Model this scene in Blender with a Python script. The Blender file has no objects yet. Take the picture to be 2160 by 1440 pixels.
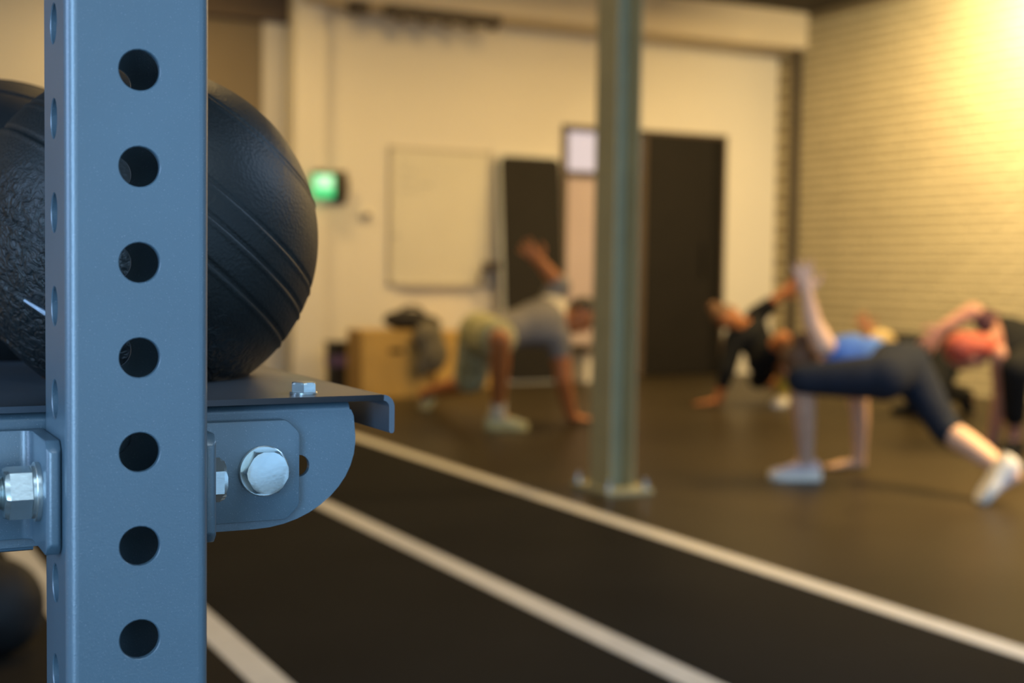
import bpy, bmesh, math, random
from mathutils import Vector, Matrix
random.seed(7)
sc = bpy.context.scene
col = sc.collection
V = Vector
PI = math.pi

# ------------------------------------------------------------------ camera
F, CX, CY = 2880.0, 1080.0, 720.0
_d = V((-.0140, 1, .0535)).normalized()
_u = V((-410 - CX, 0, F)); _u.y = -(_d.x*_u.x + _d.z*_u.z)/_d.y; _u.normalize()
_r = _u.cross(-_d)
if _r.x < 0: _r = -_r
RW = Matrix((_r, _u, -_d))                    # camera (x right, y down, z forward) -> world
CAM = V((0, 0, .95))
cd = bpy.data.cameras.new('camera'); cam = bpy.data.objects.new('camera', cd); col.objects.link(cam)
cr, cu, cb = RW @ V((1, 0, 0)), RW @ V((0, -1, 0)), RW @ V((0, 0, -1))
cam.matrix_world = Matrix(((cr.x, cu.x, cb.x, CAM.x), (cr.y, cu.y, cb.y, CAM.y), (cr.z, cu.z, cb.z, CAM.z), (0, 0, 0, 1)))
cd.sensor_width = 36; cd.lens = 48; cd.clip_start = .05
cd.dof.use_dof = True; cd.dof.focus_distance = .785; cd.dof.aperture_fstop = 5.2; cd.dof.aperture_blades = 7
sc.camera = cam

def at(px, py, z):
    """world point seen at a pixel, z metres in front of the camera"""
    return CAM + RW @ (V((px - CX, py - CY, F)) * (z / F))

def ground(px, py, h):
    """world point seen at a pixel, h metres above the floor"""
    v = RW @ V((px - CX, py - CY, F)); return CAM + v*((h - CAM.z)/v.z)

# ------------------------------------------------------------------ world, lights, exposure
w = bpy.data.worlds.new('world'); sc.world = w; w.use_nodes = True
w.node_tree.nodes['Background'].inputs[0].default_value = (.5, .62, .8, 1)
w.node_tree.nodes['Background'].inputs[1].default_value = .12
sc.view_settings.view_transform = 'Standard'; sc.view_settings.look = 'None'
sc.view_settings.exposure = 0.0; sc.view_settings.gamma = 1.0; sc.view_settings.use_curve_mapping = False
COOL = (.33, .62, 1.0); WARM = (1.0, .65, .24)
def area(name, loc, aim, sx, sy, power, color, spread=PI):
    l = bpy.data.lights.new(name, 'AREA'); l.shape = 'RECTANGLE'; l.size = sx; l.size_y = sy
    l.energy = power; l.color = color; l.spread = spread
    o = bpy.data.objects.new(name, l); col.objects.link(o); o.location = loc
    o.rotation_euler = (V(aim) - V(loc)).to_track_quat('-Z', 'Y').to_euler(); return o
area('back_window_light', (3.4, -2.85, 1.25), (3.4, 0, 1.1), 5.6, 2.3, 62, COOL)
area('roof_light', (4.2, .9, 3.25), (4.2, .9, 0), 2.2, 1.6, 90, (.45, .68, 1.0))
area('roof_light', (.75, -1.15, 3.25), (.75, -1.15, 0), 1.7, 1.5, 44, (.62, .82, 1.0))
area('left_window_light', (-1.42, .75, 1.3), (0, .75, 1.2), .8, .9, 15, (.40, .62, 1.0))
area('side_window_light', (-1.42, -1.55, 1.35), (0, -1.55, 1.3), 1.8, 2.2, 150, (.36, .64, 1.0))
for (x, y, p) in ((4.8, 8.1, 57), (2.3, 8.9, 47), (6.5, 8.4, 36), (5.2, 6.3, 32), (6.1, 4.3, 110), (1.3, 3.5, 27)):
    area('ceiling_lamp_light', (x, y, 3.2), (x, y, 0), .5, .5, p, WARM)
area('sheen_fill_light', (5.5, 3.2, 3.2), (5.5, 3.2, 0), .4, .4, 170, WARM, math.radians(95))  # added fill, stands in for the bright wall's sheen on the floor
area('wall_washer_light', (7.1, 6.8, 3.2), (8.1, 7.0, 2.4), .35, .35, 210, (1.0, .74, .36))

# ------------------------------------------------------------------ materials
def mat(name, color, rough=.6, metal=0., bump=None, vary=None, spec=.5, coat=0, emit=None, estr=0, speck=None, island=None):
    m = bpy.data.materials.new(name); m.use_nodes = True; nt = m.node_tree; N = nt.nodes; L = nt.links
    b = N['Principled BSDF']
    b.inputs['Base Color'].default_value = (*color, 1); b.inputs['Roughness'].default_value = rough
    b.inputs['Metallic'].default_value = metal; b.inputs['Specular IOR Level'].default_value = spec
    b.inputs['Coat Weight'].default_value = coat
    if emit: b.inputs['Emission Color'].default_value = (*emit, 1); b.inputs['Emission Strength'].default_value = estr
    tc = N.new('ShaderNodeTexCoord'); src = None
    if vary:                                   # (scale, amount): soft tonal variation
        n = N.new('ShaderNodeTexNoise'); n.inputs['Scale'].default_value = vary[0]; n.inputs['Detail'].default_value = 5
        L.new(tc.outputs['Object'], n.inputs['Vector'])
        r = N.new('ShaderNodeMapRange'); r.inputs['From Min'].default_value = .3; r.inputs['From Max'].default_value = .7
        r.inputs['To Min'].default_value = 1 - vary[1]; r.inputs['To Max'].default_value = 1 + vary[1]
        L.new(n.outputs['Fac'], r.inputs['Value'])
        x = N.new('ShaderNodeVectorMath'); x.operation = 'SCALE'; x.inputs[0].default_value = color
        L.new(r.outputs[0], x.inputs['Scale']); src = x.outputs[0]
    if speck:                                  # (scale, threshold, colour)
        n = N.new('ShaderNodeTexNoise'); n.inputs['Scale'].default_value = speck[0]; n.inputs['Detail'].default_value = 1
        L.new(tc.outputs['Object'], n.inputs['Vector'])
        r = N.new('ShaderNodeMapRange'); r.inputs['From Min'].default_value = speck[1]; r.inputs['From Max'].default_value = speck[1] + .04
        L.new(n.outputs['Fac'], r.inputs['Value'])
        x = N.new('ShaderNodeMix'); x.data_type = 'RGBA'; x.inputs[6].default_value = (*color, 1); x.inputs[7].default_value = (*speck[2], 1)
        if src: L.new(src, x.inputs[6])
        L.new(r.outputs[0], x.inputs[0]); src = x.outputs[2]
    if island:
        g = N.new('ShaderNodeNewGeometry'); oi = N.new('ShaderNodeObjectInfo')
        a = N.new('ShaderNodeMath'); a.operation = 'ADD'; L.new(g.outputs['Random Per Island'], a.inputs[0]); L.new(oi.outputs['Random'], a.inputs[1])
        fr = N.new('ShaderNodeMath'); fr.operation = 'FRACT'; L.new(a.outputs[0], fr.inputs[0])
        r = N.new('ShaderNodeMapRange'); r.inputs['To Min'].default_value = 1 - island; r.inputs['To Max'].default_value = 1 + island
        L.new(fr.outputs[0], r.inputs['Value'])
        x = N.new('ShaderNodeVectorMath'); x.operation = 'SCALE'; x.inputs[0].default_value = color
        if src: L.new(src, x.inputs[0])
        L.new(r.outputs[0], x.inputs['Scale']); src = x.outputs[0]
    if src: L.new(src, b.inputs['Base Color'])
    if bump:                                   # list of (scale, strength, distance, kind)
        prev = None
        for (s, st, di, kind) in bump:
            if kind == 'v':
                n = N.new('ShaderNodeTexVoronoi'); out = n.outputs['Distance']
            else:
                n = N.new('ShaderNodeTexNoise'); n.inputs['Detail'].default_value = 4; out = n.outputs['Fac']
            n.inputs['Scale'].default_value = s; L.new(tc.outputs['Object'], n.inputs['Vector'])
            bp = N.new('ShaderNodeBump'); bp.inputs['Strength'].default_value = st; bp.inputs['Distance'].default_value = di
            L.new(out, bp.inputs['Height'])
            if prev: L.new(prev, bp.inputs['Normal'])
            prev = bp.outputs[0]
        L.new(prev, b.inputs['Normal'])
    return m
M = {}
M['steel'] = mat('powder_coated_steel', (.068, .112, .145), .33, .0, [(900, .25, .0004, 'n')], (12, .06), 1.0, speck=(1600, .70, (.2, .23, .27)))
M['tray'] = mat('tray_steel', (.07, .085, .105), .30, .0, [(700, .15, .0004, 'n')], (10, .06), .7)
M['zinc'] = mat('zinc_plated', (.58, .64, .64), .27, .85, [(500, .12, .0004, 'n')], (60, .08))
M['rubber_ball'] = mat('ball_rubber', (.009, .0125, .0135), .40, 0, [(90, .25, .0010, 'n'), (420, .3, .0006, 'v')], (30, .25), .42)
# one side of the ball is wrinkled and shinier: extra relief towards the pole of its axis
_nt = M['rubber_ball'].node_tree; _b = _nt.nodes['Principled BSDF']; _tc = _nt.nodes.new('ShaderNodeTexCoord')
_dp = _nt.nodes.new('ShaderNodeVectorMath'); _dp.operation = 'DOT_PRODUCT'; _dp.inputs[1].default_value = (-.618, .024, -.786); _nt.links.new(_tc.outputs['Object'], _dp.inputs[0])
_mr = _nt.nodes.new('ShaderNodeMapRange'); _mr.inputs['From Min'].default_value = .012; _mr.inputs['From Max'].default_value = .05; _nt.links.new(_dp.outputs['Value'], _mr.inputs['Value'])
_n = _nt.nodes.new('ShaderNodeTexNoise'); _n.inputs['Scale'].default_value = 130; _n.inputs['Detail'].default_value = 6; _n.inputs['Distortion'].default_value = 1.2; _nt.links.new(_tc.outputs['Object'], _n.inputs['Vector'])
_bp = _nt.nodes.new('ShaderNodeBump'); _bp.inputs['Distance'].default_value = .004; _nt.links.new(_mr.outputs[0], _bp.inputs['Strength']); _nt.links.new(_n.outputs['Fac'], _bp.inputs['Height'])
_nt.links.new(_b.inputs['Normal'].links[0].from_socket, _bp.inputs['Normal']); _nt.links.new(_bp.outputs[0], _b.inputs['Normal'])
_rr = _nt.nodes.new('ShaderNodeMapRange'); _rr.inputs['To Min'].default_value = .50; _rr.inputs['To Max'].default_value = .33; _nt.links.new(_mr.outputs[0], _rr.inputs['Value']); _nt.links.new(_rr.outputs[0], _b.inputs['Roughness'])
M['rubber_ball2'] = mat('ball_rubber_matt', (.010, .011, .012), .6, 0, [(300, .3, .001, 'n')], (30, .2), .3)
M['pale_streak'] = mat('pale_streak', (.35, .4, .48), .5, vary=(300, .2))
M['floor'] = mat('rubber_floor', (.040, .032, .020), .38, 0, [(260, .10, .001, 'n')], (1.6, .12), .03, speck=(190, .66, (.05, .045, .038)))
M['lane'] = mat('lane_rubber', (.015, .015, .0145), .75, 0, [(260, .25, .002, 'n')], (1.6, .14), .03, speck=(190, .67, (.04, .038, .035)))
M['lane_side'] = mat('side_rubber', (.020, .0175, .014), .75, 0, [(260, .25, .002, 'n')], (1.6, .14), .04, speck=(190, .67, (.05, .045, .04)))
M['line'] = mat('line_paint', (.62, .61, .57), .6, 0, [(300, .2, .001, 'n')], (14, .07))
M['wall'] = mat('white_paint', (.74, .70, .60), .75, 0, [(60, .08, .002, 'n')], (.8, .025))
M['wallshade'] = mat('grey_beige_paint', (.80, .77, .68), .8, 0, None, (1.2, .04))
M['brown'] = mat('brown_panel', (.20, .16, .105), .7, 0, None, (2, .05))
M['beam'] = mat('cream_beam', (.64, .56, .42), .7, 0, None, (2, .04))
M['ceil'] = mat('dark_ceiling', (.05, .043, .035), .9, 0, None, (2, .1))
M['brick'] = mat('painted_brick', (.50, .44, .29), .75, 0, [(40, .2, .002, 'n')], (9, .03), .3, island=.05)
M['mortar'] = mat('mortar', (.21, .17, .10), .9, 0, [(80, .3, .002, 'n')], (9, .1))
M['pole'] = mat('dark_steel_post', (.07, .055, .04), .6, 0, None, (5, .1))
M['column'] = mat('green_grey_paint', (.36, .34, .20), .5, 0, [(30, .1, .002, 'n')], (6, .08))
M['black'] = mat('black_laminate', (.010, .008, .006), .65, 0, None, (3, .15), .3)
M['blackedge'] = mat('black_edge', (.007, .006, .005), .6, 0, None, (3, .15), .2)
M['frame'] = mat('dark_frame', (.10, .07, .045), .6, 0, None, (5, .1))
M['leaf'] = mat('pinkish_door', (.56, .45, .43), .6, 0, None, (2, .04))
M['lit'] = mat('lit_pane', (.2, .2, .22), .3, emit=(.70, .60, .66), estr=.75, vary=(2, .03))
M['pale'] = mat('whiteboard_enamel', (.68, .65, .53), .4, 0, None, (1.5, .05))
M['alu'] = mat('aluminium', (.45, .48, .50), .4, .6, None, (8, .05))
M['edge'] = mat('beige_edge', (.46, .42, .33), .5, vary=(8, .05))
M['ink'] = mat('dry_marker', (.42, .42, .38), .6, vary=(30, .1))
M['green'] = mat('green_lit', (.05, .5, .2), .4, emit=(.02, .62, .22), estr=.9, vary=(4, .05))
M['palegreen'] = mat('pale_green_lit', (.5, .9, .7), .4, emit=(.42, .95, .66), estr=.8, vary=(4, .05))
M['darkplastic'] = mat('dark_plastic', (.06, .045, .03), .6, vary=(9, .1))
M['ply'] = mat('plywood', (.52, .33, .09), .6, 0, [(30, .15, .002, 'n')], (5, .12))
M['plydark'] = mat('plywood_dark', (.36, .22, .07), .7, 0, None, (40, .25))
M['bin'] = mat('black_bin', (.012, .010, .010), .5, vary=(6, .1))
M['purple'] = mat('purple_label', (.10, .065, .17), .5, vary=(12, .1))
M['white'] = mat('white_laminate', (.72, .68, .60), .5, vary=(6, .04))
M['bagblack'] = mat('bag_black', (.016, .013, .011), .8, vary=(12, .2), bump=[(60, .4, .01, 'n')])
M['baggrey'] = mat('bag_grey', (.13, .115, .08), .85, vary=(14, .2), bump=[(50, .4, .01, 'n')])
def skin(n, c): return mat('skin_' + n, c, .5, 0, [(90, .1, .002, 'n')], (14, .07), .4)
M['skin_pale'] = skin('pale', (.72, .47, .34)); M['skin_brown'] = skin('brown', (.42, .155, .05))
M['skin_tan'] = skin('tan', (.48, .22, .10)); M['skin_rose'] = skin('rose', (.55, .28, .20))
def cloth(n, c): return mat('cloth_' + n, c, .9, 0, [(35, .35, .008, 'n'), (400, .2, .001, 'n')], (10, .12), .2)
M['blue'] = cloth('blue', (.09, .20, .58)); M['navy'] = cloth('navy', (.014, .019, .032)); M['grey'] = cloth('grey', (.21, .20, .19))
M['sage'] = mat('cloth_sage_print', (.33, .32, .17), .9, 0, [(30, .4, .01, 'n')], None, .2, speck=(14, .5, (.50, .49, .30)))
M['blackcloth'] = cloth('black', (.011, .012, .013)); M['whitecloth'] = cloth('white', (.75, .68, .52)); M['plum'] = cloth('plum', (.10, .05, .06))
M['blond'] = mat('hair_blond', (.62, .46, .20), .6, 0, [(60, .6, .01, 'n')], (30, .25)); M['brownhair'] = mat('hair_brown', (.13, .06, .025), .6, 0, [(60, .6, .01, 'n')], (30, .25))
M['redhair'] = mat('hair_red', (.42, .08, .05), .6, 0, [(60, .6, .01, 'n')], (30, .2)); M['blackhair'] = mat('hair_black', (.02, .012, .01), .6, 0, [(60, .6, .01, 'n')], (30, .25))
M['sole'] = mat('white_sole', (.80, .78, .70), .6, vary=(20, .04)); M['lavender'] = cloth('lavender', (.50, .44, .48)); M['lightblue'] = cloth('lightblue', (.66, .63, .64))
M['lime'] = cloth('lime', (.42, .42, .28)); M['limesole'] = mat('lime_sole', (.52, .48, .22), .6, vary=(20, .1)); M['eye'] = mat('eye', (.03, .02, .02), .3, vary=(5, .1))
M['yellow'] = cloth('yellow', (.55, .45, .08))

# ------------------------------------------------------------------ helpers
ORG = {}
def tag(o, label=None, cat=None, group=None, kind=None):
    if label: o['label'] = label
    if cat: o['category'] = cat
    if group: o['group'] = group
    if kind: o['kind'] = kind
    return o
def empty(name, loc):
    o = bpy.data.objects.new(name, None); col.objects.link(o); o.location = loc; o.empty_display_size = .1
    ORG[o] = V(loc); return o
def obj(name, bm, m, parent=None, origin=None, smooth=False, sharp=30):
    """link a bmesh in world coordinates; a child keeps its thing's origin"""
    o0 = ORG[parent] if parent else V(origin or (0, 0, 0))
    bmesh.ops.recalc_face_normals(bm, faces=bm.faces[:])
    bmesh.ops.translate(bm, verts=bm.verts[:], vec=-o0)
    me = bpy.data.meshes.new(name); bm.to_mesh(me); bm.free()
    for mm in (m if isinstance(m, (list, tuple)) else [m]): me.materials.append(mm)
    if smooth:
        for p in me.polygons: p.use_smooth = True
        if sharp: me.set_sharp_from_angle(angle=math.radians(sharp))
    o = bpy.data.objects.new(name, me); col.objects.link(o); ORG[o] = o0
    if parent: o.parent = parent
    else: o.location = o0
    return o
def box(bm, x0, x1, y0, y1, z0, z1, bev=0, seg=2):
    r = bmesh.ops.create_cube(bm, size=1)
    vs = r['verts']
    for v in vs: v.co = V(((x0+x1)/2 + v.co.x*(x1-x0), (y0+y1)/2 + v.co.y*(y1-y0), (z0+z1)/2 + v.co.z*(z1-z0)))
    if bev:
        es = list({e for v in vs for e in v.link_edges})
        bmesh.ops.bevel(bm, geom=es, offset=bev, segments=seg, profile=.5, affect='EDGES')
def B(*a, **k):
    bm = bmesh.new(); box(bm, *a, **k); return bm
def prism(bm, pts, axis, a, b):
    """extrude a closed outline (2D) along axis from a to b"""
    def mk(p, t):
        return V((t, p[0], p[1])) if axis == 'x' else V((p[0], t, p[1])) if axis == 'y' else V((p[0], p[1], t))
    A = [bm.verts.new(mk(p, a)) for p in pts]; C = [bm.verts.new(mk(p, b)) for p in pts]; n = len(pts)
    fs = [bm.faces.new(A), bm.faces.new(C[::-1])]
    for i in range(n): fs.append(bm.faces.new((A[i], C[i], C[(i+1) % n], A[(i+1) % n])))
    return fs
def arc(cx, cz, r, a0, a1, n):
    return [(cx + r*math.cos(math.radians(a0+(a1-a0)*i/n)), cz + r*math.sin(math.radians(a0+(a1-a0)*i/n))) for i in range(n+1)]
def rrect(x0, x1, z0, z1, r, n=5):
    return arc(x1-r, z0+r, r, -90, 0, n) + arc(x1-r, z1-r, r, 0, 90, n) + arc(x0+r, z1-r, r, 90, 180, n) + arc(x0+r, z0+r, r, 180, 270, n)
def frame_of(d, hint=V((0, 0, 1))):
    d = d.normalized(); h = hint if abs(d.dot(hint)) < .95 else V((1, 0, 0))
    s = d.cross(h).normalized(); return s, s.cross(d).normalized(), d
def lathe(bm, o, d, prof, n=24, phase=0):
    """prof: (distance along d, radius)"""
    s, t, d = frame_of(d); rings = []
    for (h, r) in prof:
        if r < 1e-6: rings.append([bm.verts.new(o + d*h)])
        else: rings.append([bm.verts.new(o + d*h + (s*math.cos(phase+2*PI*i/n) + t*math.sin(phase+2*PI*i/n))*r) for i in range(n)])
    for a, b in zip(rings, rings[1:]):
        if len(a) == 1 and len(b) == 1: continue
        for i in range(n):
            j = (i+1) % n
            if len(a) == 1: bm.faces.new((a[0], b[i], b[j]))
            elif len(b) == 1: bm.faces.new((a[i], a[j], b[0]))
            else: bm.faces.new((a[i], a[j], b[j], b[i]))
def capsule(bm, a, b, ra, rb, n=14):
    a, b = V(a), V(b); d = b - a; L = d.length
    if L < 1e-5: d = V((0, 0, 1e-4)); L = 1e-4
    prof = [(-ra, 0)] + [(-ra*math.cos(t), ra*math.sin(t)) for t in (PI/8, PI/4, 3*PI/8)] + [(0, ra), (L*.35, ra + (rb-ra)*.30), (L*.7, ra + (rb-ra)*.72), (L, rb)]
    prof += [(L + rb*math.sin(t), rb*math.cos(t)) for t in (PI/8, PI/4, 3*PI/8)] + [(L + rb, 0)]
    lathe(bm, a, d, prof, n)
def ellip(bm, c, ax, ay, az, u=18, v=12):
    r = bmesh.ops.create_uvsphere(bm, u_segments=u, v_segments=v, radius=1)
    c = V(c)
    for q in r['verts']: q.co = c + ax*q.co.x + ay*q.co.y + az*q.co.z

# ------------------------------------------------------------------ the setting
WY, BX, CZ = 10.3, 8.085, 3.29
def struct(o): o['kind'] = 'structure'; return o
floor = struct(obj('floor', B(-1.5, BX+.2, -3, 12.2, -.1, 0), M['floor']))
obj('side_lane', B(-1.45, .9285, -2.95, 10.4, 0, .0006), M['lane_side'], floor)
obj('track_lane', B(.9285, 2.7125, -2.95, 10.29, 0, .0007), M['lane'], floor)
for x in (.61, .9285, 1.8215, 2.7125):
    bm = B(x-.043, x+.043, -2.9, 10.25 if x > 2 else 10.0, 0, .0020); obj('painted_line', bm, M['line'], floor)
ceil = struct(obj('ceiling', B(-1.5, BX+.2, -3, 12.2, CZ, CZ+.1), M['ceil']))
bm = bmesh.new()                                                        # far wall with two door openings
for a in ((3.50, 5.80, 0, CZ), (5.80, 6.60, 2.16, CZ), (6.60, 6.64, 0, CZ), (6.64, 7.50, 2.17, CZ), (7.50, BX+.2, 0, CZ)):
    box(bm, a[0], a[1], WY, WY+.15, a[2], a[3])
bmesh.ops.remove_doubles(bm, verts=bm.verts[:], dist=1e-5)
struct(obj('wall_far', bm, M['wall']))
struct(obj('wall_recess', B(-1.5, 3.52, 10.46, 10.6, 0, CZ), M['wallshade']))
bm = bmesh.new(); box(bm, 3.50, 3.55, WY+.15, 10.9, 0, CZ); struct(obj('wall_return', bm, M['wall']))
bm = bmesh.new(); box(bm, 5.3, 8.2, 11.0, 11.1, 0, CZ); struct(obj('wall_beyond', bm, M['wallshade']))
struct(obj('wall_left', B(-1.6, -1.5, -3, 12.2, 0, CZ), M['wall']))
bm = bmesh.new()
for a in ((-1.5, BX+.2, 0, .1), (-1.5, BX+.2, 2.45, CZ), (-1.5, .6, .1, 2.45), (6.35, BX+.2, .1, 2.45)): box(bm, a[0], a[1], -3.1, -3, a[2], a[3])
struct(obj('wall_back', bm, M['wall']))
# white square column at the left end of the far wall, pilaster and dim panel in the recess
tag(obj('square_column', B(3.352, 3.605, 10.17, WY+.02, 0, CZ, bev=.008), M['wall'], origin=(3.48, 10.24, 0)), 'square white column standing at the left end of the far white wall', 'column')
struct(obj('trim_1', B(3.18, 3.345, 10.42, 10.46, 0, 2.84, bev=.006), M['wall']))
struct(obj('trim_2', B(2.35, 3.175, 10.445, 10.46, 0, 2.84), M['brown']))
struct(obj('trim_3', B(2.35, 3.5, 10.36, 10.46, 2.84, CZ), M['frame']))

# brick wall: mortar bed, 300 nearest visible bricks as parts, the rest as one field
wr = struct(obj('wall_right', B(BX+.008, BX+.2, -3, 11.0, 0, CZ), M['mortar']))
BL, BH, PY, PZ = .209, .0615, .2245, .0768
allb = []
for r in range(int(CZ/PZ)):
    z = .006 + r*PZ; off = (r % 2)*PY/2
    y = 10.29 - off
    while y > -2.8:
        allb.append((y-BL, z)); y -= PY
vis = sorted([b for b in allb if b[0] > 7.28 and b[1] > .55], key=lambda b: b[0])[:300]
vs_ = set(vis)
me_b = None
for (y, z) in vis:
    if me_b is None:
        bm = B(BX-.004, BX+.02, -BL/2, BL/2, -BH/2, BH/2, bev=.004, seg=1)
        o = obj('brick', bm, M['brick'], wr); me_b = o.data
    else:
        o = bpy.data.objects.new('brick', me_b); col.objects.link(o); o.parent = wr
    o.location = (random.uniform(-.0015, .0015), y+BL/2, z+BH/2)
bm = bmesh.new()
for b in allb:
    if b not in vs_: box(bm, BX-.004+random.uniform(-.0015, .0015), BX+.02, b[0], b[0]+BL, b[1], b[1]+BH)
f = obj('brick_field', bm, M['brick'], wr); f['kind'] = 'stuff'

# beam under the ceiling and its dark post at the brick wall
struct(obj('ceiling_beam', B(3.42, BX-.01, 9.86, WY, 2.965, CZ, bev=.012), M['beam']))
bm = bmesh.new()
for y in (9.945, 10.035): box(bm, BX-.045, BX-.006, y, y+.008, .012, 2.965)
box(bm, BX-.030, BX-.022, 9.953, 10.035, .012, 2.965); box(bm, BX-.08, BX-.006, 9.90, 10.08, 0, .012)
tag(obj('steel_post', bm, M['pole'], origin=(BX-.09, 10, 0)), 'thin dark steel post against the brick wall below the cream beam', 'post')

# dark ceiling fittings hanging under the beam on the left
t = empty('cable_tray', (4.35, 9.95, 2.965)); tag(t, 'dark cable tray with small hooked clips hanging under the cream beam', 'cable tray')
obj('tray_channel', B(4.02, 4.98, 9.88, 10.02, 2.90, 2.965, bev=.004), M['darkplastic'], t)
for i, x in enumerate((4.06, 4.26, 4.46, 4.66, 4.86)):
    obj('clip', B(x, x+.075, 9.87, 9.90, 2.845 - .01*(i % 2), 2.905, bev=.006), M['darkplastic'], t)
bm = B(3.70, 3.84, 9.86, 9.98, 2.87, 2.965, bev=.012); lathe(bm, V((3.77, 9.87, 2.905)), V((0, -1, 0)), [(0, .045), (.03, .04), (.03, .03), (.015, 0)], 16)
tag(obj('ceiling_speaker', bm, M['darkplastic'], origin=(3.77, 9.92, 2.965)), 'small dark box fitting under the beam beside the white square column', 'speaker')

# doors
d1 = empty('door_1', (6.2, WY, 0)); struct(d1)
bm = bmesh.new()
for a in ((5.785, 5.835, 0, 2.19), (6.58, 6.63, 0, 2.19), (5.785, 6.63, 2.14, 2.19), (5.835, 6.58, 1.755, 1.80)): box(bm, a[0], a[1], WY-.03, WY+.1, a[2], a[3], bev=.006)
obj('door_frame', bm, M['frame'], d1)
obj('transom_pane', B(5.835, 6.58, WY+.02, WY+.035, 1.80, 2.14), M['lit'], d1)
obj('door_leaf', B(5.84, 6.575, WY+.01, WY+.05, .01, 1.75, bev=.004), M['leaf'], d1)
bm = bmesh.new(); capsule(bm, (6.48, WY-.045, .98), (6.38, WY-.045, .98), .009, .009, 10); capsule(bm, (6.48, WY-.045, .98), (6.48, WY+.01, .98), .011, .011, 10)
obj('door_handle', bm, M['alu'], d1, smooth=True)
d2 = empty('door_2', (7.07, WY, 0)); struct(d2)
obj('door_leaf', B(6.645, 7.36, WY-.025, WY+.03, .01, 2.165, bev=.004), M['black'], d2)
obj('door_panel', B(7.37, 7.495, WY-.005, WY+.04, .01, 2.165, bev=.004), M['blackedge'], d2)
bm = bmesh.new()
for a in ((6.632, 6.648, 0, 2.18), (7.492, 7.515, 0, 2.18), (6.632, 7.515, 2.165, 2.19)): box(bm, a[0], a[1], WY-.015, WY+.06, a[2], a[3])
obj('door_frame', bm, M['frame'], d2)
bm = bmesh.new(); capsule(bm, (7.25, WY-.05, 1.2), (7.25, WY-.05, .9), .01, .01, 10); capsule(bm, (7.25, WY-.05, 1.18), (7.25, WY-.02, 1.18), .007, .007, 8); capsule(bm, (7.25, WY-.05, .92), (7.25, WY-.02, .92), .007, .007, 8)
obj('door_handle', bm, M['blackedge'], d2, smooth=True)

# green steel H column in the middle of the room
def hcol(x, y):
    t = empty('steel_column', (x, y, 0)); tag(t, 'green grey steel I-section column bolted to the black floor in mid room', 'column')
    h, b, tf, tw = .122, .166, .010, .008
    bm = bmesh.new()
    x0, x1, y0, y1 = x-h/2, x+h/2, y-b/2, y+b/2
    pts = [(x0, y0), (x0+tf, y0)] + [(x0+tf, y-tw/2), (x1-tf, y-tw/2)] + [(x1-tf, y0), (x1, y0), (x1, y1), (x1-tf, y1), (x1-tf, y+tw/2), (x0+tf, y+tw/2), (x0+tf, y1), (x0, y1)]
    prism(bm, pts, 'z', .02, CZ); obj('shaft', bm, M['column'], t)
    obj('base_plate', B(x-.115, x+.115, y-.155, y+.155, 0, .024, bev=.004), M['column'], t)
    for sx in (-1, 1):
        for sy in (-1, 1):
            bm = bmesh.new(); lathe(bm, V((x+sx*.09, y+sy*.128, .024)), V((0, 0, 1)), [(0, .02), (.004, .02), (.004, .016), (.02, .016), (.02, .009), (.04, .009), (.04, 0)], 6)
            obj('anchor_bolt', bm, M['zinc'], t)
hcol(3.075, 4.99)

# things on the far wall
t = empty('exit_sign', (3.55, 10.13, 1.58)); tag(t, 'small glowing green emergency exit sign mounted on the white square column', 'sign')
obj('sign_body', B(3.48, 3.65, 10.08, 10.115, 1.478, 1.655, bev=.006), M['green'], t)
obj('sign_panel', B(3.50, 3.63, 10.075, 10.081, 1.55, 1.645), M['palegreen'], t)
obj('bracket', B(3.50, 3.60, 10.115, 10.17, 1.60, 1.69), M['darkplastic'], t)
bm = B(3.70, 3.80, 10.16, WY, 1.50, 1.64, bev=.015); box(bm, 3.69, 3.82, 10.26, WY, 1.44, 1.70, bev=.01)
tag(obj('wall_speaker', bm, M['darkplastic'], origin=(3.75, WY, 1.57)), 'small brown wall box beside the green exit sign', 'speaker')
bm = B(3.945, 4.03, 10.26, WY, 1.325, 1.385, bev=.008)
tag(obj('thermostat', bm, M['wallshade'], origin=(3.98, WY, 1.35)), 'tiny grey thermostat on the white wall between exit sign and whiteboard', 'thermostat')
obj('dial', B(3.96, 4.015, 10.25, 10.262, 1.335, 1.375), M['frame'], [o for o in bpy.data.objects if o.name == 'thermostat'][0])
t = empty('whiteboard', (4.65, WY, .8)); tag(t, 'large pale whiteboard with faint writing on the far white wall', 'whiteboard')
obj('board_surface', B(4.20, 5.085, WY-.02, WY-.002, .81, 1.90), M['pale'], t)
bm = bmesh.new()
for a in ((4.185, 4.205, .795, 1.915), (5.08, 5.10, .795, 1.915), (4.185, 5.10, .795, .815), (4.185, 5.10, 1.895, 1.915)): box(bm, a[0], a[1], WY-.028, WY, a[2], a[3])
obj('board_frame', bm, M['edge'], t); obj('pen_tray', B(4.3, 4.95, WY-.06, WY-.02, .785, .80, bev=.003), M['edge'], t)
for (x, z, l) in ((4.27, 1.80, .11), (4.27, 1.72, .16), (4.28, 1.64, .12), (4.27, 1.56, .19), (4.46, 1.62, .10), (4.22, 1.2, .05)):
    bm = bmesh.new(); k = 10; pr = None
    for i in range(k):
        p = V((x + l*i/(k-1), WY-.0215, z + .014*math.sin(i*2.1)))
        if pr: capsule(bm, pr, p, .003, .003, 6)
        pr = p
    obj('marker_stroke', bm, M['ink'], t)
bm = bmesh.new(); prev = None
for i in range(9):
    a = PI*.5*i/8; p = V((5.08 - .13*math.sin(a), 10.16, .985 - .16*(1-math.cos(a))))
    if prev: capsule(bm, prev, p, .013, .013, 8)
    prev = p
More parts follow.
